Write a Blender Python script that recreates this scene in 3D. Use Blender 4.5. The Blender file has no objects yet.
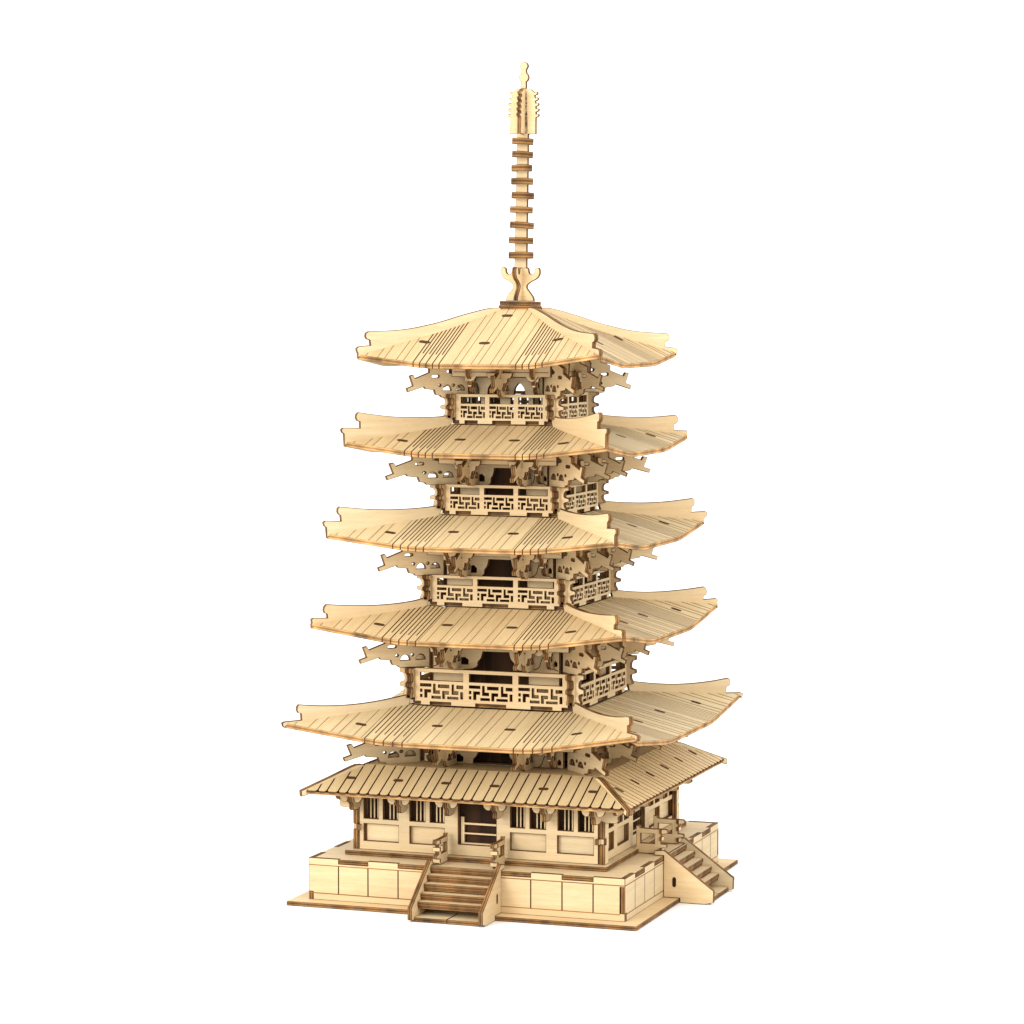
import bpy, bmesh, math, random
from mathutils import Vector, Matrix
from mathutils.geometry import tessellate_polygon

random.seed(7)
MM = 0.001                      # the whole model is written in millimetres
SC = bpy.context.scene
COL = SC.collection
R2 = math.sqrt(2.0)

# ------------------------------------------------------------------ materials
def nt(name):
    m = bpy.data.materials.new(name); m.use_nodes = True
    n = m.node_tree; n.nodes.clear()
    out = n.nodes.new('ShaderNodeOutputMaterial')
    bs = n.nodes.new('ShaderNodeBsdfPrincipled')
    n.links.new(bs.outputs[0], out.inputs[0])
    return m, n, bs

def N(n, typ, **kw):
    x = n.nodes.new(typ)
    for k, v in kw.items(): setattr(x, k, v)
    return x

def ramp(n, stops):
    r = n.nodes.new('ShaderNodeValToRGB')
    el = r.color_ramp.elements
    while len(el) < len(stops): el.new(0.5)
    for e, (p, c) in zip(el, stops):
        e.position = p; e.color = (*c, 1)
    return r

def grain_coords(n, sx, sy):
    """UV in millimetres, grain along u, shifted at random for every object"""
    uv = N(n, 'ShaderNodeUVMap', uv_map='mm')
    oi = N(n, 'ShaderNodeObjectInfo')
    mp = N(n, 'ShaderNodeMapping')
    mp.inputs['Scale'].default_value = (sx, sy, 1)
    n.links.new(uv.outputs[0], mp.inputs[0])
    ml = N(n, 'ShaderNodeMath', operation='MULTIPLY'); ml.inputs[1].default_value = 37.0
    n.links.new(oi.outputs['Random'], ml.inputs[0])
    ad = N(n, 'ShaderNodeVectorMath', operation='ADD')
    n.links.new(mp.outputs[0], ad.inputs[0]); n.links.new(ml.outputs[0], ad.inputs[1])
    return ad.outputs[0], oi.outputs['Random']

def wood_face(name, dark, light, rough=0.62):
    m, n, bs = nt(name)
    v, rnd = grain_coords(n, 0.035, 0.55)
    g = N(n, 'ShaderNodeTexNoise'); g.inputs['Scale'].default_value = 1.0
    g.inputs['Detail'].default_value = 5; g.inputs['Roughness'].default_value = 0.62
    n.links.new(v, g.inputs['Vector'])
    r = ramp(n, [(0.30, dark), (0.55, tuple((a + b) / 2 for a, b in zip(dark, light))), (0.72, light)])
    n.links.new(g.outputs[0], r.inputs[0])
    # broad soft blotches of the veneer
    v2, _ = grain_coords(n, 0.02, 0.05)
    b = N(n, 'ShaderNodeTexNoise'); b.inputs['Scale'].default_value = 1.0; b.inputs['Detail'].default_value = 3
    n.links.new(v2, b.inputs['Vector'])
    mr = N(n, 'ShaderNodeMapRange'); mr.inputs['From Min'].default_value = 0.3; mr.inputs['From Max'].default_value = 0.7
    mr.inputs['To Min'].default_value = 0.91; mr.inputs['To Max'].default_value = 1.06
    n.links.new(b.outputs[0], mr.inputs[0])
    mr2 = N(n, 'ShaderNodeMapRange'); mr2.inputs['To Min'].default_value = 0.87; mr2.inputs['To Max'].default_value = 1.05
    n.links.new(rnd, mr2.inputs[0])
    mu = N(n, 'ShaderNodeMath', operation='MULTIPLY')
    n.links.new(mr.outputs[0], mu.inputs[0]); n.links.new(mr2.outputs[0], mu.inputs[1])
    # fine dark pores
    v3, _ = grain_coords(n, 0.25, 4.0)
    p = N(n, 'ShaderNodeTexNoise'); p.inputs['Scale'].default_value = 1.0; p.inputs['Detail'].default_value = 2
    n.links.new(v3, p.inputs['Vector'])
    mr3 = N(n, 'ShaderNodeMapRange'); mr3.inputs['From Min'].default_value = 0.58; mr3.inputs['From Max'].default_value = 0.75
    mr3.inputs['To Min'].default_value = 1.0; mr3.inputs['To Max'].default_value = 0.82
    n.links.new(p.outputs[0], mr3.inputs[0])
    mu2 = N(n, 'ShaderNodeMath', operation='MULTIPLY')
    n.links.new(mu.outputs[0], mu2.inputs[0]); n.links.new(mr3.outputs[0], mu2.inputs[1])
    sc = N(n, 'ShaderNodeVectorMath', operation='SCALE')
    n.links.new(r.outputs[0], sc.inputs[0]); n.links.new(mu2.outputs[0], sc.inputs['Scale'])
    # each piece of veneer leans a little to peach or to straw
    m7 = N(n, 'ShaderNodeMath', operation='MULTIPLY'); m7.inputs[1].default_value = 7.31; n.links.new(rnd, m7.inputs[0])
    fr = N(n, 'ShaderNodeMath', operation='FRACT'); n.links.new(m7.outputs[0], fr.inputs[0])
    tn = ramp(n, [(0.0, (1.02, 0.965, 0.90)), (1.0, (0.985, 1.01, 1.04))]); n.links.new(fr.outputs[0], tn.inputs[0])
    tm = N(n, 'ShaderNodeVectorMath', operation='MULTIPLY')
    n.links.new(sc.outputs[0], tm.inputs[0]); n.links.new(tn.outputs[0], tm.inputs[1])
    n.links.new(tm.outputs[0], bs.inputs['Base Color'])
    bs.inputs['Roughness'].default_value = rough
    bs.inputs['Specular IOR Level'].default_value = 0.25
    bp = N(n, 'ShaderNodeBump'); bp.inputs['Strength'].default_value = 0.12; bp.inputs['Distance'].default_value = 0.0001
    n.links.new(g.outputs[0], bp.inputs['Height']); n.links.new(bp.outputs[0], bs.inputs['Normal'])
    return m

def burnt_edge(name, cols, dark):
    """laser-cut edge: plies across the thickness (v = 0..1), scorch along it"""
    m, n, bs = nt(name)
    uv = N(n, 'ShaderNodeUVMap', uv_map='mm')
    sp = N(n, 'ShaderNodeSeparateXYZ'); n.links.new(uv.outputs[0], sp.inputs[0])
    v, rnd = grain_coords(n, 0.35, 1.5)
    no = N(n, 'ShaderNodeTexNoise'); no.inputs['Scale'].default_value = 1.0; no.inputs['Detail'].default_value = 4
    n.links.new(v, no.inputs['Vector'])
    w = N(n, 'ShaderNodeMath', operation='MULTIPLY_ADD'); w.inputs[1].default_value = 0.16
    n.links.new(no.outputs[0], w.inputs[0]); n.links.new(sp.outputs[1], w.inputs[2])
    sb = N(n, 'ShaderNodeMath', operation='SUBTRACT'); sb.inputs[1].default_value = 0.08
    n.links.new(w.outputs[0], sb.inputs[0])
    r = ramp(n, [(0.0, dark), (0.14, cols[0]), (0.36, cols[0]), (0.44, dark), (0.54, cols[1]), (0.66, dark),
                 (0.74, cols[0]), (0.92, cols[0]), (1.0, dark)])
    n.links.new(sb.outputs[0], r.inputs[0])
    v2, _ = grain_coords(n, 0.11, 0.0)
    n2 = N(n, 'ShaderNodeTexNoise'); n2.inputs['Scale'].default_value = 1.0; n2.inputs['Detail'].default_value = 4
    n.links.new(v2, n2.inputs['Vector'])
    mr = N(n, 'ShaderNodeMapRange'); mr.inputs['From Min'].default_value = 0.3; mr.inputs['From Max'].default_value = 0.7
    mr.inputs['To Min'].default_value = 0.4; mr.inputs['To Max'].default_value = 1.55
    n.links.new(n2.outputs[0], mr.inputs[0])
    sc = N(n, 'ShaderNodeVectorMath', operation='SCALE')
    n.links.new(r.outputs[0], sc.inputs[0]); n.links.new(mr.outputs[0], sc.inputs['Scale'])
    n.links.new(sc.outputs[0], bs.inputs['Base Color'])
    bs.inputs['Roughness'].default_value = 0.75
    bs.inputs['Specular IOR Level'].default_value = 0.15
    return m

def plain(name, c, rough=0.8):
    m, n, bs = nt(name)
    v, rnd = grain_coords(n, 0.3, 0.3)
    no = N(n, 'ShaderNodeTexNoise'); no.inputs['Scale'].default_value = 1.0; no.inputs['Detail'].default_value = 3
    n.links.new(v, no.inputs['Vector'])
    r = ramp(n, [(0.3, tuple(x * 0.7 for x in c)), (0.7, tuple(x * 1.3 for x in c))])
    n.links.new(no.outputs[0], r.inputs[0]); n.links.new(r.outputs[0], bs.inputs['Base Color'])
    bs.inputs['Roughness'].default_value = rough; bs.inputs['Specular IOR Level'].default_value = 0.1
    return m

WOOD = wood_face('basswood_ply', (0.535, 0.39, 0.206), (0.61, 0.475, 0.284))
ROOFWOOD = wood_face('basswood_roof_ply', (0.51, 0.372, 0.188), (0.59, 0.452, 0.254))
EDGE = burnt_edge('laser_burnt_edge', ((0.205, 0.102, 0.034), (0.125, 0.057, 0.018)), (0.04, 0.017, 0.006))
EAVE = burnt_edge('eave_edge', ((0.40, 0.225, 0.085), (0.33, 0.17, 0.06)), (0.12, 0.055, 0.02))
RIM = plain('scorched_rim', (0.085, 0.04, 0.015))
LINE = plain('engraved_line', (0.235, 0.122, 0.045))
KERF = plain('laser_kerf', (0.06, 0.028, 0.011))
MATS = [WOOD, EDGE, RIM, LINE, KERF]          # slots 0..4
F_, E_, R_, L_, K_ = 0, 1, 2, 3, 4

# ------------------------------------------------------------------ mesh tools
def newbm():
    bm = bmesh.new(); bm.loops.layers.uv.new('mm'); return bm

def face(bm, pts, mat, uvs=None):
    vs = [bm.verts.new(Vector(p) * MM) for p in pts]
    try: f = bm.faces.new(vs)
    except ValueError: return None
    f.material_index = mat
    if uvs:
        l = bm.loops.layers.uv['mm']
        for lp, u in zip(f.loops, uvs): lp[l].uv = u
    return f

def area(l): return 0.5 * sum(l[i][0] * l[(i + 1) % len(l)][1] - l[(i + 1) % len(l)][0] * l[i][1] for i in range(len(l)))

def clean(l):
    o = []
    for p in l:
        if not o or (abs(p[0] - o[-1][0]) + abs(p[1] - o[-1][1])) > 1e-4: o.append((float(p[0]), float(p[1])))
    if len(o) > 1 and abs(o[0][0] - o[-1][0]) + abs(o[0][1] - o[-1][1]) < 1e-4: o.pop()
    return o

def inset(l, c):
    """offset every vertex to its left by c (into the material)"""
    n = len(l); out = []
    for i in range(n):
        p0, p, p1 = Vector(l[i - 1]), Vector(l[i]), Vector(l[(i + 1) % n])
        a = (p - p0).normalized(); b = (p1 - p).normalized()
        na = Vector((-a.y, a.x)); nb = Vector((-b.y, b.x))
        k = 1 + na.dot(nb)
        o = (na + nb) / max(k, 0.35)
        out.append(tuple(p + o * c))
    return out

def plate(bm, loops, t, M, rim=0.22, mat=F_, edge=E_, grain='u', rimmat=R_):
    """flat plate cut from ply: loops[0] outline, the rest holes; thickness t about w = 0; M maps (u,v,w) to model mm"""
    loops = [clean(l) for l in loops]
    if area(loops[0]) < 0: loops[0] = loops[0][::-1]
    loops = [loops[0]] + [h[::-1] if area(h) > 0 else h for h in loops[1:]]
    ins = [inset(l, rim) for l in loops]
    h = t / 2; hc = h - rim * 0.5
    P = lambda q, w: M @ Vector((q[0], q[1], w))
    guv = (lambda q: (q[0], q[1])) if grain == 'u' else (lambda q: (q[1], q[0]))
    for l, il in zip(loops, ins):
        n = len(l); d = 0.0
        for i in range(n):
            a, b = l[i], l[(i + 1) % n]; ia, ib = il[i], il[(i + 1) % n]
            L = (Vector(b) - Vector(a)).length
            face(bm, [P(a, -hc), P(b, -hc), P(b, hc), P(a, hc)], edge, [(d, 0), (d + L, 0), (d + L, 1), (d, 1)])
            face(bm, [P(a, hc), P(b, hc), P(ib, h), P(ia, h)], rimmat, [(d, 0), (d + L, 0), (d + L, 1), (d, 1)])
            face(bm, [P(ia, -h), P(ib, -h), P(b, -hc), P(a, -hc)], rimmat, [(d, 0), (d + L, 0), (d + L, 1), (d, 1)])
            d += L
    flat = [q for l in ins for q in l]
    for tri in tessellate_polygon([[Vector((q[0], q[1], 0)) for q in l] for l in ins]):
        a, b, c = [flat[i] for i in tri]
        if (b[0] - a[0]) * (c[1] - a[1]) - (b[1] - a[1]) * (c[0] - a[0]) < 0: b, c = c, b
        face(bm, [P(a, h), P(b, h), P(c, h)], mat, [guv(a), guv(b), guv(c)])
        face(bm, [P(c, -h), P(b, -h), P(a, -h)], mat, [guv(c), guv(b), guv(a)])

def ribbon(bm, pts, width, w, M, mat=L_):
    """engraved line on a plate face at height w"""
    P = lambda q: M @ Vector((q[0], q[1], w))
    for a, b in zip(pts[:-1], pts[1:]):
        a, b = Vector(a), Vector(b); d = (b - a)
        if d.length < 1e-6: continue
        d.normalize(); nn = Vector((-d.y, d.x)) * width / 2; e = d * width * 0.25
        face(bm, [P(a - nn - e), P(b - nn + e), P(b + nn + e), P(a + nn - e)], mat, [(a.x, a.y)] * 4)

def rect(x0, y0, x1, y1): return [(x0, y0), (x1, y0), (x1, y1), (x0, y1)]
def arc(cx, cy, r, a0, a1, n=8, ry=None):
    ry = ry or r
    return [(cx + r * math.cos(math.radians(a0 + (a1 - a0) * i / n)), cy + ry * math.sin(math.radians(a0 + (a1 - a0) * i / n))) for i in range(n + 1)]
def circle(cx, cy, r, n=12): return arc(cx, cy, r, 0, 360 - 360 / n, n - 1)
def slot(cx, cy, L, W, n=5): return arc(cx + L / 2 - W / 2, cy, W / 2, -90, 90, n) + arc(cx - L / 2 + W / 2, cy, W / 2, 90, 270, n)
def spline(pts, n=6):
    out = []
    for i in range(len(pts) - 1):
        p0 = Vector(pts[max(i - 1, 0)]); p1 = Vector(pts[i]); p2 = Vector(pts[i + 1]); p3 = Vector(pts[min(i + 2, len(pts) - 1)])
        for k in range(n):
            t = k / n
            q = 0.5 * ((2 * p1) + (-p0 + p2) * t + (2 * p0 - 5 * p1 + 4 * p2 - p3) * t * t + (-p0 + 3 * p1 - 3 * p2 + p3) * t ** 3)
            out.append((q.x, q.y))
    out.append(tuple(pts[-1])); return out

def basis(o, u, v):
    u = Vector(u).normalized(); v = Vector(v).normalized(); w = u.cross(v)
    M = Matrix((( u.x, v.x, w.x, o[0]), (u.y, v.y, w.y, o[1]), (u.z, v.z, w.z, o[2]), (0, 0, 0, 1)))
    return M
def front(d, x=0, z=0): return basis((x, -d, z), (1, 0, 0), (0, 0, 1))          # u=x, v=z, w=outward
def side_on(s): return basis((s, 0, 0), (0, -1, 0), (0, 0, 1))                   # u = outward distance, v = z
def diag(): return basis((0, 0, 0), (1, -1, 0), (0, 0, 1))                       # u = distance along the corner diagonal
def flat(z): return basis((0, 0, z), (1, 0, 0), (0, 1, 0))                       # horizontal sheet

ROOT = bpy.data.objects.new('model_pagoda', None)
COL.objects.link(ROOT)
ROOT.empty_display_size = 0.02
ROOT.location = (0, 0, -2.1 * MM)
ROOT['label'] = 'pale laser-cut plywood model of a five-storey pagoda with burnt brown edges and tall ringed spire'
ROOT['category'] = 'model pagoda'

def obj(name, bm, parent=ROOT, rot=0, mats=None):
    bmesh.ops.remove_doubles(bm, verts=bm.verts, dist=1e-6)
    me = bpy.data.meshes.new(name); bm.to_mesh(me); bm.free()
    for m in (mats or MATS): me.materials.append(m)
    o = bpy.data.objects.new(name, me); COL.objects.link(o)
    o.parent = parent
    # children meshes are written in model space, whose floor is 2.1 mm below the plate top
    o.location = (0, 0, 2.1 * MM) if parent is ROOT else (0, 0, 0)
    o.rotation_euler = (0, 0, rot)
    return o

def copy(o, rot, parent=None):
    c = o.copy(); COL.objects.link(c)
    c.rotation_euler = (0, 0, rot)
    if parent is not None: c.parent = parent
    for ch in list(o.children):
        k = ch.copy(); COL.objects.link(k); k.parent = c
    return c

def around(o):
    """the same piece on the other three sides"""
    return [o] + [copy(o, math.pi / 2 * k) for k in (1, 2, 3)]

ROOFMATS = [ROOFWOOD, EAVE, RIM, LINE, KERF]

# ------------------------------------------------------------------ base plate, plinth
bm = newbm()
plate(bm, [rect(-84, -84, 84, 84)], 2.1, flat(-1.05))
obj('base_plate', bm)

PH = 76.3
def crenels():
    """top outline of a plinth wall, left to right: tabs and gaps of about 15 mm"""
    xs = [-PH, -61.4, -46.8, -32, 32, 46.8, 61.4, PH]
    hi = [1, 0, 1, 0, 1, 0, 1]
    return xs, hi
xs, hi = crenels()
bm = newbm()                                     # the slab the house stands on, tongues in the gaps of the walls
ring = []
for k in range(4):
    a = math.pi / 2 * k
    for i, h in enumerate(hi):
        x0, x1 = xs[i], xs[i + 1]
        d = PH - 2.25 if h else PH - 0.1
        if i == 0: x0 = -(PH - 2.25)
        if i == 6: x1 = PH - 2.25
        if not h: x0 += 0.05; x1 -= 0.05
        for x in (x0, x1):
            ring.append((x * math.cos(a) + d * math.sin(a), x * math.sin(a) - d * math.cos(a)))
plate(bm, [ring], 2.0, flat(18.2))
plinth = obj('plinth', bm)
bm = newbm()
top = []
for i, h in enumerate(hi):
    z = 19.35 if h else 17.15
    a0 = xs[i] + (0.05 if i == 0 else 0); a1 = xs[i + 1] - (0.05 if i == 6 else 0)
    top += [(a0, z), (a1, z)]
# the right-hand end is cut back to let the neighbour's edge show
low = [(-PH + 2.3, 0.0), (PH - 0.05, 0.0), (PH - 0.05, 3.6), (PH - 2.4, 3.6), (PH - 2.4, 15.4), (PH - 0.05, 15.4)]
left = [(-PH + 0.05, 15.4), (-PH + 2.3, 15.4)]
left = [(-PH + 2.3, 15.4), (-PH + 2.3, 3.6)]
outl = low + top[::-1] + [(-PH + 0.05, 15.4), (-PH + 0.05, 3.7), (-PH + 2.3, 3.7)]
M = front(PH - 1.0)
plate(bm, [outl], 2.0, M)
for x in (-61.4, -46.8, -32, 32, 46.8, 61.4):
    ribbon(bm, [(x, 3.2), (x, 16.0)], 0.62, 1.03, M, K_)
for z in (16.1, 3.1):
    ribbon(bm, [(-PH + 0.3, z), (-17.5, z)], 0.5, 1.03, M, L_)
    ribbon(bm, [(17.5, z), (PH - 0.3 if z > 10 else PH - 2.5, z)], 0.5, 1.03, M, L_)
w0 = obj('plinth_wall', bm, plinth)
around(w0)

# ------------------------------------------------------------------ staircases (front and right)
def staircase(rot):
    bm = newbm()
    rr = [77.7, 81.9, 85.8, 90.0, 93.6]
    zz = [19.05, 16.1, 12.9, 9.3, 6.2]
    for r, z in zip(rr, zz):
        r0 = max(r - 5.4, 76.45)
        plate(bm, [rect(-15.7, -r, 15.7, -r0)], 1.9, flat(z - 0.95))
        plate(bm, [rect(-15.7, -(r - 0.5), 15.7, -max(r - 3.0, 76.45))], 1.3, flat(z - 1.9 - 0.67), rim=0.1)
    st = obj('staircase', bm, ROOT, rot)
    for i, x0 in enumerate((-15.4, 0.2)):
        bm = newbm()
        plate(bm, [rect(x0, -98.2, x0 + 15.2, -84.2)], 2.0, flat(-1.06))
        obj('bottom_step', bm, st)
    prof = [(72.0, 19.45), (72.0, 21.4), (76.6, 21.9)] + [(99.3, 5.2)] + arc(98.4, 3.6, 2.1, 35, -20, 5) + [(100.3, -1.0), (96.5, -2.0), (84.35, -2.0), (84.35, 0.15), (76.5, 0.15), (76.5, 19.45)]
    for s in (-16.85, 16.85):
        bm = newbm()
        M = side_on(s)
        plate(bm, [prof], 2.1, M)
        for sg in (-1, 1):
            plate(bm, [[(q[0], q[1]) for q in [(b, a) for a, b in slot(7.4, 81.6, 5.0, 2.1)]]], 0.3, basis((s + sg * 1.02, 0, 0), (0, -1, 0), (0, 0, 1)), rim=0.35, mat=E_, rimmat=K_)
        obj('stringer', bm, st)
    # handrails standing on the plinth beside the top step
    hr = [(61.6, 19.5), (61.6, 22.3)] + [(62.2, 22.4), (62.2, 32.2), (63.6, 32.3), (64.2, 31.2), (71.8, 31.0)] + \
         [(71.8, 31.1), (76.4, 31.1)] + arc(76.4, 30.0, 1.1, 90, -60, 5) + [(75.8, 28.9), (74.2, 28.7), (74.2, 24.3), (76.2, 24.2)] + \
         arc(76.2, 23.3, 0.9, 90, -60, 5) + [(75.6, 22.5), (74.2, 22.2), (74.2, 19.5)]
    hole = [rect(64.4, 24.2, 71.2, 28.7)]
    h2 = [rect(64.4, 21.0, 71.2, 22.4)]
    for s in (-13.9, 13.9):
        bm = newbm()
        plate(bm, [hr] + hole, 2.0, side_on(s))
        # crossing lugs of the posts
        for r, z in ((73.0, 21.4), (73.0, 26.6), (73.0, 30.0)):
            plate(bm, [rect(s - 1.75, z - 0.9, s + 1.75, z + 0.9)], 1.4, front(r + 1.2), rim=0.12)
        obj('handrail', bm, st)
    return st
staircase(0); staircase(math.pi / 2)

# ------------------------------------------------------------------ ground floor walls
bm = newbm()
plate(bm, [rect(-63.5, -63.5, 63.5, 63.5)], 2.1, flat(20.3))
obj('sill', bm)

ZT = 52.0
WINS = [(-55.9, -48.6), (-46.3, -38.9), (-33.1, -25.5), (-23.1, -16.1), (16.1, 23.1), (25.5, 33.1), (38.9, 46.3), (48.6, 55.9)]
PANS = [(-55.9, -38.7), (-33.1, -16.1), (16.1, 33.1), (38.7, 55.9)]
DOOR = (-9.3, 9.3)
bm = newbm()
M = front(58.0)
outl = [(-58.1, 21.4), (58.1, 21.4), (58.1, 30.6), (60.9, 30.6), (60.9, 33.2), (58.1, 33.2), (58.1, ZT), (-58.1, ZT), (-58.1, 33.2), (-60.9, 33.2), (-60.9, 30.6), (-58.1, 30.6)]
holes = [rect(a, 35.9, b, 47.6) for a, b in WINS] + [rect(a, 25.5, b, 33.5) for a, b in PANS] + [rect(DOOR[0], 26.6, DOOR[1], 47.6)]
plate(bm, [outl] + holes, 2.0, M)
wall = obj('wall', bm)
for a, b in PANS:
    bm = newbm()
    plate(bm, [rect(a - 0.9, 24.7, b + 0.9, 34.3)], 1.6, front(55.9))
    obj('wall_panel', bm, wall)
for a, b in WINS:
    bm = newbm()
    w = b - a
    for i in range(3):
        x = a + w * (0.36 + 0.245 * i)
        plate(bm, [rect(x - 0.42, 34.6, x + 0.42, 49)], 1.0, front(56.35), rim=0.12)
    obj('window_lattice', bm, wall)
bm = newbm()
o_ = [(-8.6, 26.0), (9.9, 26.0), (9.9, 36.6), (-7.0, 36.6), (-7.0, 39.2), (-9.0, 39.2), (-9.0, 26.0)]
plate(bm, [o_, rect(-6.9, 32.0, 9.2, 35.3), rect(-6.9, 27.4, 9.2, 30.9)], 1.6, front(55.8))
obj('door_rail', bm, wall)
bm = newbm()
# added dark sheet, its colour stands in for shade behind windows and door
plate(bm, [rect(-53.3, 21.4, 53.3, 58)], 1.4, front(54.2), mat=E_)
obj('dark_backing', bm, wall)
around(wall)
# corner edges of the neighbouring walls
for sg in (-1, 1):
    bm = newbm()
    pp = [(54.0, 21.4), (58.95, 21.4), (58.95, 30.5), (57.0, 30.5), (57.0, 33.3), (58.95, 33.3), (58.95, ZT), (54.0, ZT)]
    plate(bm, [pp], 2.3, side_on(60.2 * sg))
    o_ = obj('corner_post', bm)
    copy(o_, math.pi)

# ------------------------------------------------------------------ curved roof panels
def make_lift(b, L, k0=0.315, k1=0.53):
    s0, s1 = k0 * b, k1 * b
    m = L / (b - s1 + (s1 - s0) / 2)
    def lift(s):
        s = abs(s)
        if s <= s0: return 0.0
        if s >= s1: return m * (s1 - s0) / 2 + m * (s - s1)
        return m * (s - s0) ** 2 / (2 * (s1 - s0))
    return lift, s0, s1

def roof_panel_bm(a, zi, b, zc, L, t=2.3, extra=0.0, side=False):
    """one bent roof sheet on the front side; kerfs cut across the bends, plank lines engraved elsewhere"""
    bm = newbm()
    lift0, s0, s1 = make_lift(b, L)
    liftr, _, _ = make_lift(b, L + extra)             # one wing may be bent a little further
    lift = lambda s: liftr(s) if s > 0 else lift0(s)
    k = b / 84.7
    lines = []                                          # (s, width, kind)
    per = 11.0 * (0.45 + 0.55 * k)
    x = -b + 1.0
    while x < b - 1:
        for off in (0.0, per * 0.37):
            s = x + off
            if abs(s) < b - 1.5 and not (s0 - 1.0 < abs(s) < s1 + 1.0): lines.append((s, 0.82 if side else 0.38, L_))
        x += per
    nk = 9
    for sg in (-1, 1):
        for i in range(nk):
            s = sg * (s0 + (s1 - s0) * i / (nk - 1))
            lines.append((s, 0.62 if side else 0.62, L_ if side else (K_ if i % 2 == 0 else -K_)))
    lines.sort()
    cuts = [(-b, 0)]
    for s, w, kd in lines:
        cuts += [(s - w / 2, kd), (s + w / 2, 0)]
    cuts.append((b, None))
    v0 = lambda s: max(0.0, (abs(s) - a) / (b - a))
    ln = math.hypot(b - a, zi - zc)
    def P(s, v, dz): return (s, -(a + (b - a) * v), zi + (zc - zi) * v + lift(s) + dz)
    for i in range(len(cuts) - 1):
        sa, kd = cuts[i]; sb = cuts[i + 1][0]
        if kd == 0:
            sub = [sa + (sb - sa) * j / max(1, int((sb - sa) / 3)) for j in range(max(1, int((sb - sa) / 3)) + 1)]
            # keep the inner corner sharp
            for c in (-a, a):
                if sa < c < sb and all(abs(c - q) > 1e-3 for q in sub): sub.append(c)
            sub.sort()
        else: sub = [sa, sb]
        for p, q in zip(sub[:-1], sub[1:]):
            vp, vq = v0(p), v0(q)
            rows = [(vp, vq)]
            if kd == -K_:
                rows += [(max(vp, 0.84), max(vq, 0.84))] if max(vp, vq) < 0.84 else []
            rows += [(1.0, 1.0)]
            for j in range(len(rows) - 1):
                (u0, w0), (u1, w1) = rows[j], rows[j + 1]
                mt = abs(kd)
                if kd == -K_ and j == len(rows) - 2 and len(rows) > 2: mt = F_
                dz = -0.12 if mt in (L_, K_) else 0.0
                face(bm, [P(p, u1, dz), P(q, w1, dz), P(q, w0, dz), P(p, u0, dz)], mt,
                     [(u1 * ln, p), (w1 * ln, q), (w0 * ln, q), (u0 * ln, p)])
            face(bm, [P(p, vp, -t), P(q, vq, -t), P(q, 1, -t), P(p, 1, -t)], F_, [(vp * ln, p), (vq * ln, q), (ln, q), (ln, p)])
            # the eave edge, and the hip or inner edge
            em = K_ if kd == K_ else E_
            face(bm, [P(p, 1, -t), P(q, 1, -t), P(q, 1, 0), P(p, 1, 0)], em, [(p, 0), (q, 0), (q, 1), (p, 1)])
            face(bm, [P(q, vq, -t), P(p, vp, -t), P(p, vp, 0), P(q, vq, 0)], E_, [(p, 0), (q, 0), (q, 1), (p, 1)])
    return bm, P, lift

def add_slots(bm, P, items, L=5.4, W=2.4, mat=K_, turn=False):
    for s, v in items:
        e = 0.5
        A = Vector(P(s - e, v, 0)); B = Vector(P(s + e, v, 0)); C = Vector(P(s, v - 0.02, 0)); D = Vector(P(s, v + 0.02, 0))
        u = (B - A).normalized(); vv = (C - D).normalized()
        M = basis((A + B) / 2, u, vv)
        o_ = slot(0, 0, L, W)
        if turn: o_ = [(y, x) for x, y in o_]
        plate(bm, [o_], 0.24, M, rim=0.5, mat=mat, edge=K_, rimmat=K_)

def hip_bm(toppts, tail, a, zi, b, zc, L, t=2.0):
    """board standing on the hip, in the plane of the corner diagonal"""
    bm = newbm()
    lift, _, _ = make_lift(b, L)
    low = []
    for i in range(13):
        d = a + (b - a - 0.5) * i / 12
        low.append((d * R2, zi + (zc - zi) * (d - a) / (b - a) + lift(d) - 1.2))
    outl = low + tail[::-1] + toppts[::-1]
    plate(bm, [outl], t, diag(), rim=0.25)
    return bm

def roof(zdeck, hole, a, zi, b, zc, L, toppts, tail, slots, half, extra=0.0, hipf=0.0, hipr=0.0):
    bm = newbm()
    plate(bm, [rect(-half, -half, half, half), rect(-hole, -hole, hole, hole)], 2.0, flat(zdeck))
    rf = obj('roof', bm)
    ps = []
    for turn in (False, True):           # the slots of all four sheets run the same way across the model
        bm, P, lift = roof_panel_bm(a, zi, b, zc, L, extra=0.0 if turn else extra, side=turn)
        add_slots(bm, P, slots, turn=turn)
        ps.append(obj('roof_panel', bm, rf, rot=math.pi / 2 if turn else 0, mats=ROOFMATS))
    up = lambda l, e: [(min(r, b * R2 - 0.5) if e < -3 else r, max(z + e * (r / R2 - a) / (b - a), min(z, zc + L - 1.4))) for r, z in l]
    for k, e in ((0, hipf), (1, hipr), (2, 0.0), (3, 0.0)):      # the four boards do not sit quite alike
        obj('hip_board', hip_bm(up(toppts, e), up(tail, e), a, zi, b, zc, L + (extra if k == 0 else 0)), rf, rot=math.pi / 2 * k)
    copy(ps[1], math.pi * 1.5)
    if extra == 0: copy(ps[0], math.pi)
    else:
        bm, P, lift = roof_panel_bm(a, zi, b, zc, L)
        add_slots(bm, P, slots)
        obj('roof_panel', bm, rf, rot=math.pi, mats=ROOFMATS)
    return rf


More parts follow.
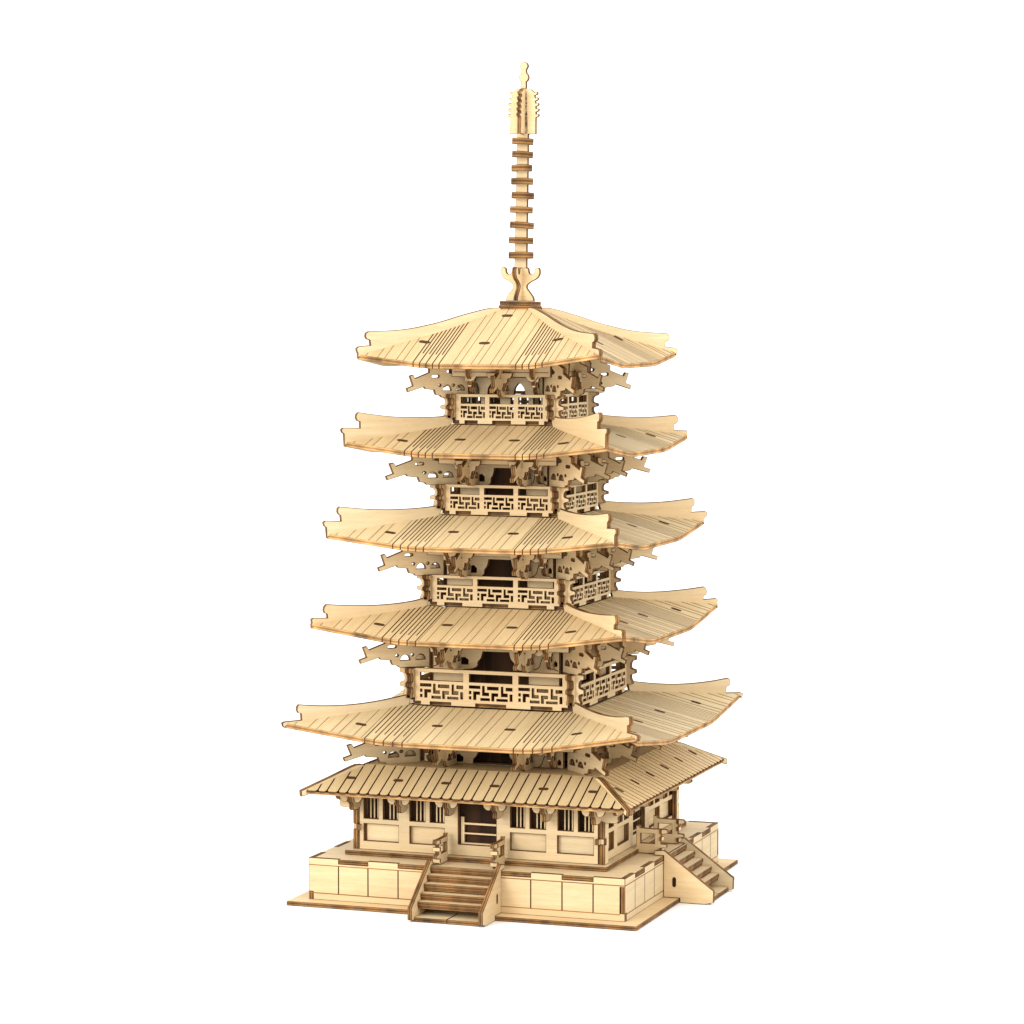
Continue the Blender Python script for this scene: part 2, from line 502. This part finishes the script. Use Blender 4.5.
ROOFS = [
 # a, zi, b, zc, ztip
 (41.0, 86.9, 84.5, 76.2, 82.4),
 (34.6, 132.9, 75.2, 121.2, 127.4),
 (30.0, 175.2, 69.6, 163.6, 168.4),
 (26.0, 217.2, 63.3, 205.8, 210.3),
 (7.4, 271.0, 58.6, 246.2, 250.2)]
TOPS = [
 [(56.5, 92.3), (64, 91.2), (72, 90.1), (82, 89.2), (92, 89.0), (103, 89.5), (112.6, 90.5)],
 [(47.0, 137.4), (55, 135.8), (64, 134.9), (72, 134.6), (80, 134.7), (90, 135.2), (98.8, 136.0)],
 [(40.4, 179.9), (52, 178.9), (63.8, 178.6), (72, 178.8), (80, 179.3), (92.2, 180.7)],
 [(34.5, 222.0), (41, 221.2), (47.5, 221.0), (57, 221.1), (65, 221.5), (74, 222.5), (82.6, 223.8)],
 [(10.6, 271.6), (17, 271.2), (29.6, 268.3), (40, 265.4), (47.5, 263.7), (56, 262.1), (65, 261.2), (77.3, 260.8)]]
TAILS = [   # from the upper end down to the tip
 [(113.4, 89.6), (113.6, 88.0), (113.0, 86.6), (111.5, 86.2), (111.3, 83.3), (119.6, 83.0), (120.8, 82.4), (120.4, 81.0), (119.8, 80.2)],
 [(99.8, 135.0), (100.3, 133.4), (99.8, 132.0), (98.5, 131.4), (98.3, 129.7), (105.4, 130.0), (106.3, 129.2), (106.0, 127.8), (106.3, 127.0), (106.2, 125.2)],
 [(93.1, 179.8), (93.2, 178.2), (92.6, 177.0), (91.7, 176.6), (91.4, 174.0), (99.2, 174.4), (100.2, 173.6), (99.8, 172.0), (98.7, 171.2), (98.4, 166.4)],
 [(83.6, 223.0), (84.0, 221.4), (83.2, 219.8), (81.9, 219.4), (81.8, 216.5), (90.2, 216.8), (91.2, 216.0), (90.8, 214.6), (89.8, 213.9), (89.5, 208.3)],
 [(78.8, 260.0), (79.1, 258.4), (78.4, 257.2), (76.8, 256.7), (76.5, 254.4), (82.4, 253.9), (83.5, 253.0), (83.3, 251.6), (82.8, 250.8), (82.8, 248.4)]]
HOLES = [32, 27, 22, 18, 6]
for i, ((a, zi, b, zc, zt), tp, tl) in enumerate(zip(ROOFS, TOPS, TAILS)):
    L = zt - zc
    f = b / 84.5
    if i < 4: sl = [(-17.6 * f, 0.52), (17.6 * f, 0.52), (-52 * f, 0.70), (52 * f, 0.70)]
    else: sl = [(-1.5, 0.13), (-3.4, 0.63), (-32.5, 0.65), (31.5, 0.60)]
    half = a - 0.3
    roof(zi - 3.4 if i < 4 else zi - 2.6, HOLES[i], a, zi, b, zc, L, spline(tp, 5), tl, sl, half - (2.0 if i < 4 else 0.9), extra=(2.2, 0, 0, 0, 1.2)[i], hipf=(2.2, 0, 0, 1.6, -0.6)[i], hipr=(0, 0, -1.6, -4.6, -1.8)[i])

# ------------------------------------------------------------------ lower skirt roof
def skirt():
    a, zi, b, zc, t = 57.0, 61.0, 78.7, 50.9, 2.0
    bm = newbm()
    plate(bm, [rect(-56.8, -56.8, 56.8, 56.8), rect(-30, -30, 30, 30)], 2.0, flat(59.4))
    rf = obj('lower_roof', bm)
    bm = newbm()
    ln = math.hypot(b - a, zi - zc)
    xs, x, wide = [-b], -b + 2.4, True
    while x < b - 1.5:
        xs.append(x); x += 5.55 if wide else 4.55; wide = not wide
    xs.append(b)
    v0 = lambda s: max(0.0, (abs(s) - a) / (b - a))
    def P(s, v, dz): return (s, -(a + (b - a) * v), zi + (zc - zi) * v + dz)
    g = 0.36
    for i in range(len(xs) - 1):
        p, q = xs[i] + (g if i else 0), xs[i + 1] - (g if i < len(xs) - 2 else 0)
        subs = sorted({p, q} | {c for c in (-a, a) if p < c < q})
        c = min(0.8, (q - p) * 0.2)
        # plank, its eave end rounded at both corners
        endv = lambda s: 1.0 - (0.045 * max(0, 1 - min(s - p, q - s) / c) ** 2)
        ss = sorted(set(subs + [p + c * 0.4, p + c, q - c, q - c * 0.4]))
        for m_, n_ in zip(ss[:-1], ss[1:]):
            e0, e1 = endv(m_), endv(n_)
            w0, w1 = min(v0(m_), e0 - .001), min(v0(n_), e1 - .001)
            face(bm, [P(m_, e0, 0), P(n_, e1, 0), P(n_, w1, 0), P(m_, w0, 0)], F_, [(e0 * ln, m_), (e1 * ln, n_), (w1 * ln, n_), (w0 * ln, m_)])
            face(bm, [P(m_, e0, -0.9), P(n_, e1, -0.9), P(n_, e1, 0), P(m_, e0, 0)], R_, [(m_, 0), (n_, 0), (n_, 1), (m_, 1)])
            face(bm, [P(n_, w1, -0.9), P(m_, w0, -0.9), P(m_, w0, 0), P(n_, w1, 0)], E_, [(m_, 0), (n_, 0), (n_, 1), (m_, 1)])
        for s in (p, q):      # groove walls
            face(bm, [P(s, v0(s), -0.9), P(s, 1, -0.9), P(s, 1, 0), P(s, v0(s), 0)], K_, [(0, 0), (1, 0), (1, 1), (0, 1)])
    # under-sheet that carries the planks
    n = 24
    for i in range(n):
        p, q = -b + 2 * b * i / n, -b + 2 * b * (i + 1) / n
        vp, vq = v0(p), v0(q)
        face(bm, [P(p, .985, -0.8), P(q, .985, -0.8), P(q, vq, -0.8), P(p, vp, -0.8)], K_, [(0, 0)] * 4)
        face(bm, [P(p, vp, -t), P(q, vq, -t), P(q, .985, -t), P(p, .985, -t)], F_, [(0, p), (0, q), (ln, q), (ln, p)])
        face(bm, [P(p, .985, -t), P(q, .985, -t), P(q, .985, -0.8), P(p, .985, -0.8)], E_, [(p, 0), (q, 0), (q, 1), (p, 1)])
        face(bm, [P(q, vq, -t), P(p, vp, -t), P(p, vp, -.8), P(q, vq, -.8)], E_, [(p, 0), (q, 0), (q, 1), (p, 1)])
    bm2 = bm.copy()
    sl = [(s, 0.5) for s in (-58.6, -35.1, -11.7, 11.7, 35.1, 58.6)]
    add_slots(bm, P, sl, L=4.8, W=2.0, mat=K_)
    add_slots(bm2, P, sl, L=4.8, W=2.0, mat=K_, turn=True)
    p_ = obj('roof_panel', bm, rf, mats=ROOFMATS)
    p2 = obj('roof_panel', bm2, rf, rot=math.pi / 2, mats=ROOFMATS)
    copy(p_, math.pi); copy(p2, math.pi * 1.5)
    bm = newbm()
    hp = [(79.0, 58.0), (110.0, 48.3), (111.7, 48.0), (111.9, 50.7), (98, 55.9), (87, 60.2), (84.4, 61.0), (81.8, 61.0), (79.0, 60.2)]
    plate(bm, [hp], 2.9, diag(), rim=0.3)
    h_ = obj('hip_board', bm, rf)
    for k in (1, 2, 3):
        copy(h_, math.pi / 2 * k)
skirt()

# corbels under the skirt: profile plate with a boat-shaped arm across it
def corbel(s):
    bm = newbm()
    prof = [(59.1, 41.6), (62.0, 40.6)] + spline([(66.4, 40.7), (67.8, 41.6), (67.6, 43.2), (68.6, 44.4), (69.9, 45.2), (69.8, 46.6), (71.2, 47.8), (72.6, 48.8)], 4) + [(72.6, 51.4), (59.1, 57.0)]
    plate(bm, [prof], 2.2, side_on(s))
    c = obj('eave_corbel', bm)
    bm = newbm()
    boat = [(-5.6, 50.6)] + arc(-3.0, 47.6, 2.6, 180, 290, 8, 3.0) + [(-1.4, 46.6), (1.4, 46.6)] + arc(3.0, 47.6, 2.6, 250, 360, 8, 3.0) + [(5.6, 50.6)]
    plate(bm, [[(x, z) for x, z in boat]], 1.8, front(67.2, s), rim=0.2)
    obj('cross_arm', bm, c)
    around(c)
for s in (-58.6, -35.1, -11.7, 11.7, 35.1, 58.6):
    corbel(s)

# ------------------------------------------------------------------ storeys
STOREY = [
 # w, base z, balcony d, rail bottom z, rail height, bracket s list, reach
 (37.5, 60.5, None, None, None, (-19, 19), 26.4),
 (34.0, 89.0, 41.0, 89.2, 15.4, (-18, 18), 24.2),
 (28.7, 135.0, 34.8, 135.0, 12.7, (-15, 15), 22.8),
 (23.6, 177.2, 30.0, 177.3, 12.4, (-13, 13), 25.0),
 (19.6, 219.2, 26.2, 219.3, 12.3, (0.5,), 21.6)]

def bracket_profile(w, reach, zc, k, top):
    """k = 1 for a bracket square to the wall, sqrt 2 for a corner bracket"""
    f = reach / 24.4
    pts = [(24.1, -13.6), (24.6, -11.8), (22.1, -10.7), (23.4, -6.0), (22.0, -5.6), (21.2, -7.3), (15.6, -4.6), (15.6, -2.2), (11.5, -0.6)]
    low = [(0.0, -16.6), (10.6, -16.3), (11.3, -15.4), (13.0, -15.0), (13.4, -14.0), (13.6, -12.8), (17.2, -12.2), (17.8, -11.2)]
    outl = [((w + x * f) * k, zc + z) for x, z in low + pts] + [((w + 4 * f) * k, zc + top - 1.0), (w * k, zc + top)]
    H = lambda l: [((w + x * f) * k, zc + z) for x, z in l]
    holes = []
    for c in (3.2, 8.6):
        holes.append(H(arc(c, -13.0, 1.75, 0, 180, 7, 2.6)))
        holes.append(H(circle(c + 2.9, -10.6, 0.62, 8)))
    holes.append(H([(1.3, 0.4), (8.8, -3.9), (8.6, -4.7), (1.3, -6.4)]))
    holes.append(H(slot(13.2, -6.4, 3.2, 1.3)))
    return outl, holes

def cloud(w, h):
    """cloud-cut end board, hanging from v = 0 down to -h"""
    half = [(0, -h), (w * .18, -h), (w * .30, -h * .80), (w * .34, -h * .62), (w * .5, -h * .62), (w * .62, -h * .50), (w * .64, -h * .34), (w * .82, -h * .32), (w * .95, -h * .18), (w, 0)]
    half = spline(half, 3)
    return [(-x, y) for x, y in half[::-1]] + half

for i, (w, z0, d, zb, hgt, bs, reach) in enumerate(STOREY):
    a, zi, b, zc, zt = ROOFS[i]
    if i == 0:
        wt = zi - 5.0
    slope = (zi - zc) / (b - a)
    under = lambda q: zi - slope * (q - a) - 2.6       # underside of the roof above at distance q
    top = min(under(w), zi - 5.2) if i < 4 else under(w)
    topc = top - zc
    # walls with a cloud-cut doorway
    wh = w * 0.915
    dw = 0.47 * w
    zl = zc - 16.4
    bm = newbm()
    op = spline([(-dw, zl - 0.9), (-dw * .70, zl - 0.3), (-dw * .57, zl + 1.0), (-dw * .55, zl + 3.0), (-dw * .46, zl + 4.6), (-dw * .40, zl + 7.8)], 4)
    op = [(-dw, z0 + 0.3)] + op + [(-x, z) for x, z in op[::-1]] + [(dw, z0 + 0.3)]
    holes = [op]
    bell = []
    for sg in (-1, 1):
        cx = sg * (dw + wh) / 2 * 1.04
        hw = (wh - dw) * 0.40
        hx = sg * dw * .99
        holes.append([(hx + dw * .13 * q[0], zl + 3.2 + q[1]) for q in [(-1, -1.6), (1, -1.6), (1.1, 0.4), (0.3, 1.6), (-0.6, 1.4), (-1.1, 0.2)]])
        holes.append([(sg * wh * .94 + 0.8 * q[0], zl + 3.4 + q[1]) for q in [(-0.9, -1.0), (0.9, -1.0), (0.9, 0.5), (0, 1.3), (-0.9, 0.5)]])
        bell.append(spline([(cx - hw, zl + 0.2), (cx - hw * .55, zl + 1.6), (cx - hw * .3, zl + 5.6), (cx, zl + 7.2), (cx + hw * .3, zl + 5.6), (cx + hw * .55, zl + 1.6), (cx + hw, zl + 0.2)], 5))
    M = front(w - 1.0)
    if i == 4:
        holes = []
        for xa, xb in ((-17.0, -12.6), (-10.6, -3.2), (2.2, 10.8), (13.3, 17.0)):
            cx, hw_ = (xa + xb) / 2, (xb - xa) / 2
            ar = spline([(xa, zl + 0.2), (cx - hw_ * .66, zl + 1.2), (cx - hw_ * .52, zl + 4.4), (cx, zl + 6.8), (cx + hw_ * .52, zl + 4.4), (cx + hw_ * .66, zl + 1.2), (xb, zl + 0.2)], 4)
            holes.append([(xa, z0 + 2.0)] + ar + [(xb, z0 + 2.0)])
        bell = []
    plate(bm, [rect(-wh, z0, wh, zc + topc)] + holes, 2.0, M)
    for l in bell: ribbon(bm, l, 0.4, 1.04, M, K_)
    ribbon(bm, [(-wh, zl + 9.4), (wh, zl + 9.4)], 0.35, 1.04, M, L_)
    sw = obj('storey_wall', bm)
    if i == 4:
        around(sw)
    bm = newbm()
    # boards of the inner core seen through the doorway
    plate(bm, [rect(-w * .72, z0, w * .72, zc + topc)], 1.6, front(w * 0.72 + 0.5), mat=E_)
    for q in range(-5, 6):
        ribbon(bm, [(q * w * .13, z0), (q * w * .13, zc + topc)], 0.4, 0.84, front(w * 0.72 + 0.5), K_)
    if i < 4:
        obj('dark_backing', bm, sw)
        around(sw)
    else: bm.free()
    # brackets square to each wall
    for s in bs:
        outl, holes = bracket_profile(w, reach, zc, 1.0, topc)
        bm = newbm()
        plate(bm, [outl] + holes, 2.0, side_on(s))
        br = obj('roof_bracket', bm)
        bm = newbm()
        dd = w + reach * 0.47
        plate(bm, [[(x, zc - 4.6 + z) for x, z in cloud(6.4, 8.0)]], 1.8, front(dd, s), rim=0.2)
        obj('cross_arm', bm, br)
        around(br)
    # short brackets close to the corners, with their own little cloud boards
    for s in (-w * 0.80, w * 0.80):
        f = reach / 24.4
        st = [(w, zc - 15.6)] + spline([(w + 3.0 * f, zc - 15.2), (w + 5.0 * f, zc - 13.4), (w + 5.2 * f, zc - 11.4), (w + 7.6 * f, zc - 10.4), (w + 8.4 * f, zc - 7.6), (w + 11.0 * f, zc - 6.4)], 4) + [(w + 11.5 * f, zc - 1.0), (w, zc + topc - 1)]
        bm = newbm()
        plate(bm, [st, circle(w + 2.8 * f, zc - 10.5, 1.1, 10)], 2.0, side_on(s))
        br = obj('roof_bracket', bm)
        bm = newbm()
        plate(bm, [[(x, zc - 5.0 + z) for x, z in cloud(4.2, 6.4)]], 1.8, front(w + 6.4 * f, s), rim=0.2)
        obj('cross_arm', bm, br)
        around(br)
    # corner brackets on the diagonals
    outl, holes = bracket_profile(w * 0.985, reach + w * 0.015, zc, R2, topc)
    bm = newbm()
    plate(bm, [outl] + holes, 2.0, diag())
    around(obj('corner_bracket', bm))
    # purlins under the roof, parallel to each wall
    dd = w + reach * 0.30
    bm = newbm()
    e = dd * 0.93
    pz = zc - 6.6
    lob = []
    for x in (-0.62, 0.62):          # two little pendants cut into the lower edge
        lob.append([(e * x - 3, pz), (e * x - 1.8, pz - 1.6), (e * x, pz - 2.4), (e * x + 1.8, pz - 1.6), (e * x + 3, pz)])
    plate(bm, [[(-e, pz)] + lob[0] + lob[1] + [(e, pz), (e, under(dd) - 0.3), (-e, under(dd) - 0.3)]], 1.8, front(dd))
    ribbon(bm, [(-e + 1, pz + 2.2), (e - 1, pz + 2.2)], 0.35, 0.93, front(dd), L_)
    around(obj('purlin', bm))
    if d is None: continue
    # balcony: deck, four fret-cut railings, crossing corner posts
    bm = newbm()
    plate(bm, [rect(-d + 2.1, -d + 2.1, d - 2.1, d - 2.1), rect(-w + 6, -w + 6, w - 6, w - 6)], 1.9, flat(zb - 1.2))
    bal = obj('balcony', bm)
    hw = d - 3.45
    M = front(d - 1.0)
    t1 = zb + hgt
    fr = hgt / 15.4
    y0 = zb + 1.5 * fr; y1 = y0 + 6.8 * fr; y2 = y1 + 1.5 * fr; y3 = y2 + 3.8 * fr
    bays = []
    mg = 2.7
    bw = (2 * hw - mg * 2 - 3.0 * 2 * fr) / 3
    x = -hw + mg
    for q in range(3):
        bays.append((x, x + bw)); x += bw + 3.0 * fr
    FR = [rect(0, 0, .26, .20), [(.306, 0), (.36, 0), (.36, .45), (.46, .45), (.46, .66), (.306, .66)], rect(.42, .03, .68, .25),
          [(.74, 0), (.79, 0), (.79, .45), (.89, .45), (.89, .68), (.74, .68)], rect(.85, .05, 1, .27), rect(0, .38, .05, .58), rect(0, .74, .05, .94),
          [(.1, .4), (.25, .4), (.25, .6), (.165, .6), (.165, .96), (.1, .96)], rect(.265, .83, .48, 1),
          [(.52, .47), (.67, .47), (.67, .68), (.58, .68), (.58, 1), (.52, 1)], rect(.635, .84, .89, 1), rect(.94, .5, 1, .97)]
    holes = []
    for xa, xb in bays:
        holes.append(rect(xa, y2, xb, y3))
        for h in FR:
            holes.append([(xa + (xb - xa) * u, y1 - (y1 - y0) * v) for u, v in h])
    tab = 1.6
    tabs = [(-.92, -.80), (-.52, -.20), (.20, .52), (.80, .92)]
    bot = [(-hw, zb)]
    for u0, u1 in tabs:
        bot += [(hw * u0, zb), (hw * u0, zb - tab), (hw * u1, zb - tab), (hw * u1, zb)]
    bot += [(hw, zb)]
    bm = newbm()
    plate(bm, [bot + [(hw, t1), (-hw, t1)]] + holes, 2.0, M, rim=0.11)
    rl = obj('railing', bm, bal)
    # corners: the edge-on wavy end of one rail, and the eared end of the other beyond it
    # the side rails run on past the corner with an eared, wavy end, and so do the front ones
    zz = lambda q: zb + hgt * q
    def ear(x0):
        return [(x0, zz(0.10)), (d + 2.6, zz(0.10))] + spline([(d + 2.6, zz(.18)), (d + 1.9, zz(.26)), (d + 1.8, zz(.38)), (d + 2.8, zz(.42))], 3) + \
            [(d + 4.2, zz(.44)), (d + 4.2, zz(.55))] + spline([(d + 2.8, zz(.58)), (d + 1.8, zz(.62)), (d + 1.9, zz(.76)), (d + 2.8, zz(.84))], 3) + [(d + 4.2, zz(.86)), (d + 4.2, zz(1)), (x0, zz(1))]
    pcs = [rl]
    for sg in (-1, 1):
        bm = newbm(); plate(bm, [[(sg * x, z) for x, z in ear(d - 0.35)]], 2.0, front(d - 1.0), rim=0.2)
        pcs.append(obj('rail_end', bm, bal))
        bm = newbm(); plate(bm, [ear(d - 2.1)], 3.0, side_on(sg * (d - 1.9)), rim=0.2)
        pcs.append(obj('rail_end', bm, bal))
    for p_ in pcs:
        for k in (1, 2, 3): copy(p_, math.pi / 2 * k)

# ------------------------------------------------------------------ spire
bm = newbm()
sh = [(-3.1, 274.6), (3.1, 274.6), (2.7, 353.0), (1.9, 372.0), (-1.9, 372.0), (-2.7, 353.0)]
plate(bm, [sh], 2.0, front(0))
spire = obj('spire', bm)
for hh, z in ((7.9, 271.55), (7.6, 273.55)):
    bm = newbm()
    plate(bm, [rect(-hh, -hh, hh, hh)], 1.95, flat(z))
    obj('spire_cap', bm, spire)
half = spline([(6.9, 274.6), (6.6, 276.6), (5.0, 279.2), (3.5, 281.4), (3.6, 283.2), (5.6, 285.0), (8.2, 286.6), (9.6, 289.0), (9.5, 291.6), (8.6, 292.6), (7.3, 291.8), (7.0, 290.0), (6.2, 288.9), (4.8, 289.0), (4.2, 290.2)], 4)
half = [(x, 274.6 + (z - 274.6) * 0.88) for x, z in half]
fl = half + [(4.0, 289.8), (2.7, 290.2)]
fl = fl + [(-x, z) for x, z in fl[::-1]]
for nm, M in (('spire_flower', front(0)), ('spire_flower', side_on(0))):
    bm = newbm()
    plate(bm, [fl], 2.2, M)
    obj(nm, bm, spire)
ringz = [(349.0, 4.95), (342.9, 4.85), (336.6, 4.85), (330.2, 5.1), (323.6, 5.25), (317.0, 5.3), (309.9, 5.55), (302.9, 5.7), (295.8, 5.8)]
for z, r in ringz:
    bm = newbm()
    plate(bm, [circle(0, 0, r + 0.15, 28)], 3.0, basis((random.uniform(-.4, .4), random.uniform(-.3, .3), z + random.uniform(-.25, .25)), (1, 0, random.uniform(-.05, .05)), (0, 1, random.uniform(-.04, .04))), rim=0.2)
    obj('spire_ring', bm, spire)
hf = [(6.4, 352.4), (6.3, 360.0)]
for q in range(5):
    zb = 360.0 + q * 2.55; x = 6.2 - 0.035 * (q ** 2.3)
    hf += [(x + 0.1, zb + 0.0), (x + 1.3, zb + 0.5), (x + 1.7, zb + 1.5), (x + 1.0, zb + 1.9), (x + 0.2, zb + 1.5)]
hf += [(3.6, 373.2), (1.5, 373.6)]
fn = hf + [(-x, z) for x, z in hf[::-1]]
for M in (front(0), side_on(0)):
    bm = newbm()
    plate(bm, [fn], 2.0, M, rim=0.18)
    obj('flame_fin', bm, spire)
bm = newbm()
hf = [(1.3, 371.0), (1.25, 376.4)] + arc(0, 378.7, 2.4, -62, 55, 7) + [(1.2, 381.6)] + arc(0, 384.0, 1.95, -50, 90, 8)
plate(bm, [hf + [(-x, z) for x, z in hf[::-1]][1:]], 2.0, basis((0, -0.02, 0), (1, 0, 0), (0, 0, 1)), rim=0.2)
obj('finial', bm, spire)

# the slim spire leans a little to the right in its socket
T = Matrix.Translation((0, 0, 274.6 * MM))
ax = Vector((-0.3367, 0.9416, 0))
spire.matrix_local = Matrix.Translation((0, 0, 2.1 * MM)) @ T @ Matrix.Rotation(math.radians(1.0), 4, ax) @ T.inverted()

# ------------------------------------------------------------------ white table
m, n, bs_ = nt('white_table')
no = N(n, 'ShaderNodeTexNoise'); no.inputs['Scale'].default_value = 40
r = ramp(n, [(0.3, (0.79, 0.79, 0.79)), (0.7, (0.81, 0.81, 0.81))])
n.links.new(no.outputs[0], r.inputs[0]); n.links.new(r.outputs[0], bs_.inputs['Base Color'])
bs_.inputs['Roughness'].default_value = 0.9; bs_.inputs['Specular IOR Level'].default_value = 0.0
bm = bmesh.new()
bmesh.ops.create_circle(bm, cap_ends=True, segments=64, radius=30.0)
me = bpy.data.meshes.new('table_surface'); bm.to_mesh(me); bm.free(); me.materials.append(m)
tb = bpy.data.objects.new('table_surface', me); COL.objects.link(tb)
tb.location = (0, 0, -2.12 * MM)
tb['label'] = 'plain white table surface under the model'; tb['category'] = 'table surface'; tb['kind'] = 'structure'

# ------------------------------------------------------------------ light: white studio surround plus a key softbox and an added fill
wd = bpy.data.worlds.new('World'); SC.world = wd; wd.use_nodes = True
bg = wd.node_tree.nodes.get('Background') or wd.node_tree.nodes.new('ShaderNodeBackground')
bg.inputs[0].default_value = (1, 1, 1, 1); bg.inputs[1].default_value = 1.85

def softbox(name, loc, target, size, power, col=(1, 1, 1)):
    l = bpy.data.lights.new(name, 'AREA'); l.shape = 'SQUARE'; l.size = size; l.energy = power; l.color = col
    o = bpy.data.objects.new(name, l); COL.objects.link(o)
    o.location = loc
    o.rotation_euler = (Vector(target) - Vector(loc)).to_track_quat('-Z', 'Y').to_euler()
    return o
softbox('key_softbox', (-1.35, -3.3, 1.35), (0, 0, 0.15), 1.5, 98)

softbox('added_fill_light', (3.3, -1.3, 1.5), (0, 0, 0.15), 1.8, 42)  # extra lamp added to brighten the right-hand roofs

# ------------------------------------------------------------------ camera
cam = bpy.data.cameras.new('camera'); co = bpy.data.objects.new('camera', cam); COL.objects.link(co)
cam.sensor_width = 36; cam.lens = 2994.055 / 1024 * 36
cam.clip_start = 0.01; cam.clip_end = 100
co.location = (470.604 * MM, -1327.839 * MM, (275.941 + 0.0) * MM - 0.0 )
co.rotation_euler = (math.radians(90 - 4.0853), 0, math.radians(19.6757))
SC.camera = co
SC.view_settings.view_transform = 'Standard'
SC.view_settings.look = 'None'
SC.view_settings.exposure = 0; SC.view_settings.gamma = 1
SC.view_settings.use_curve_mapping = False
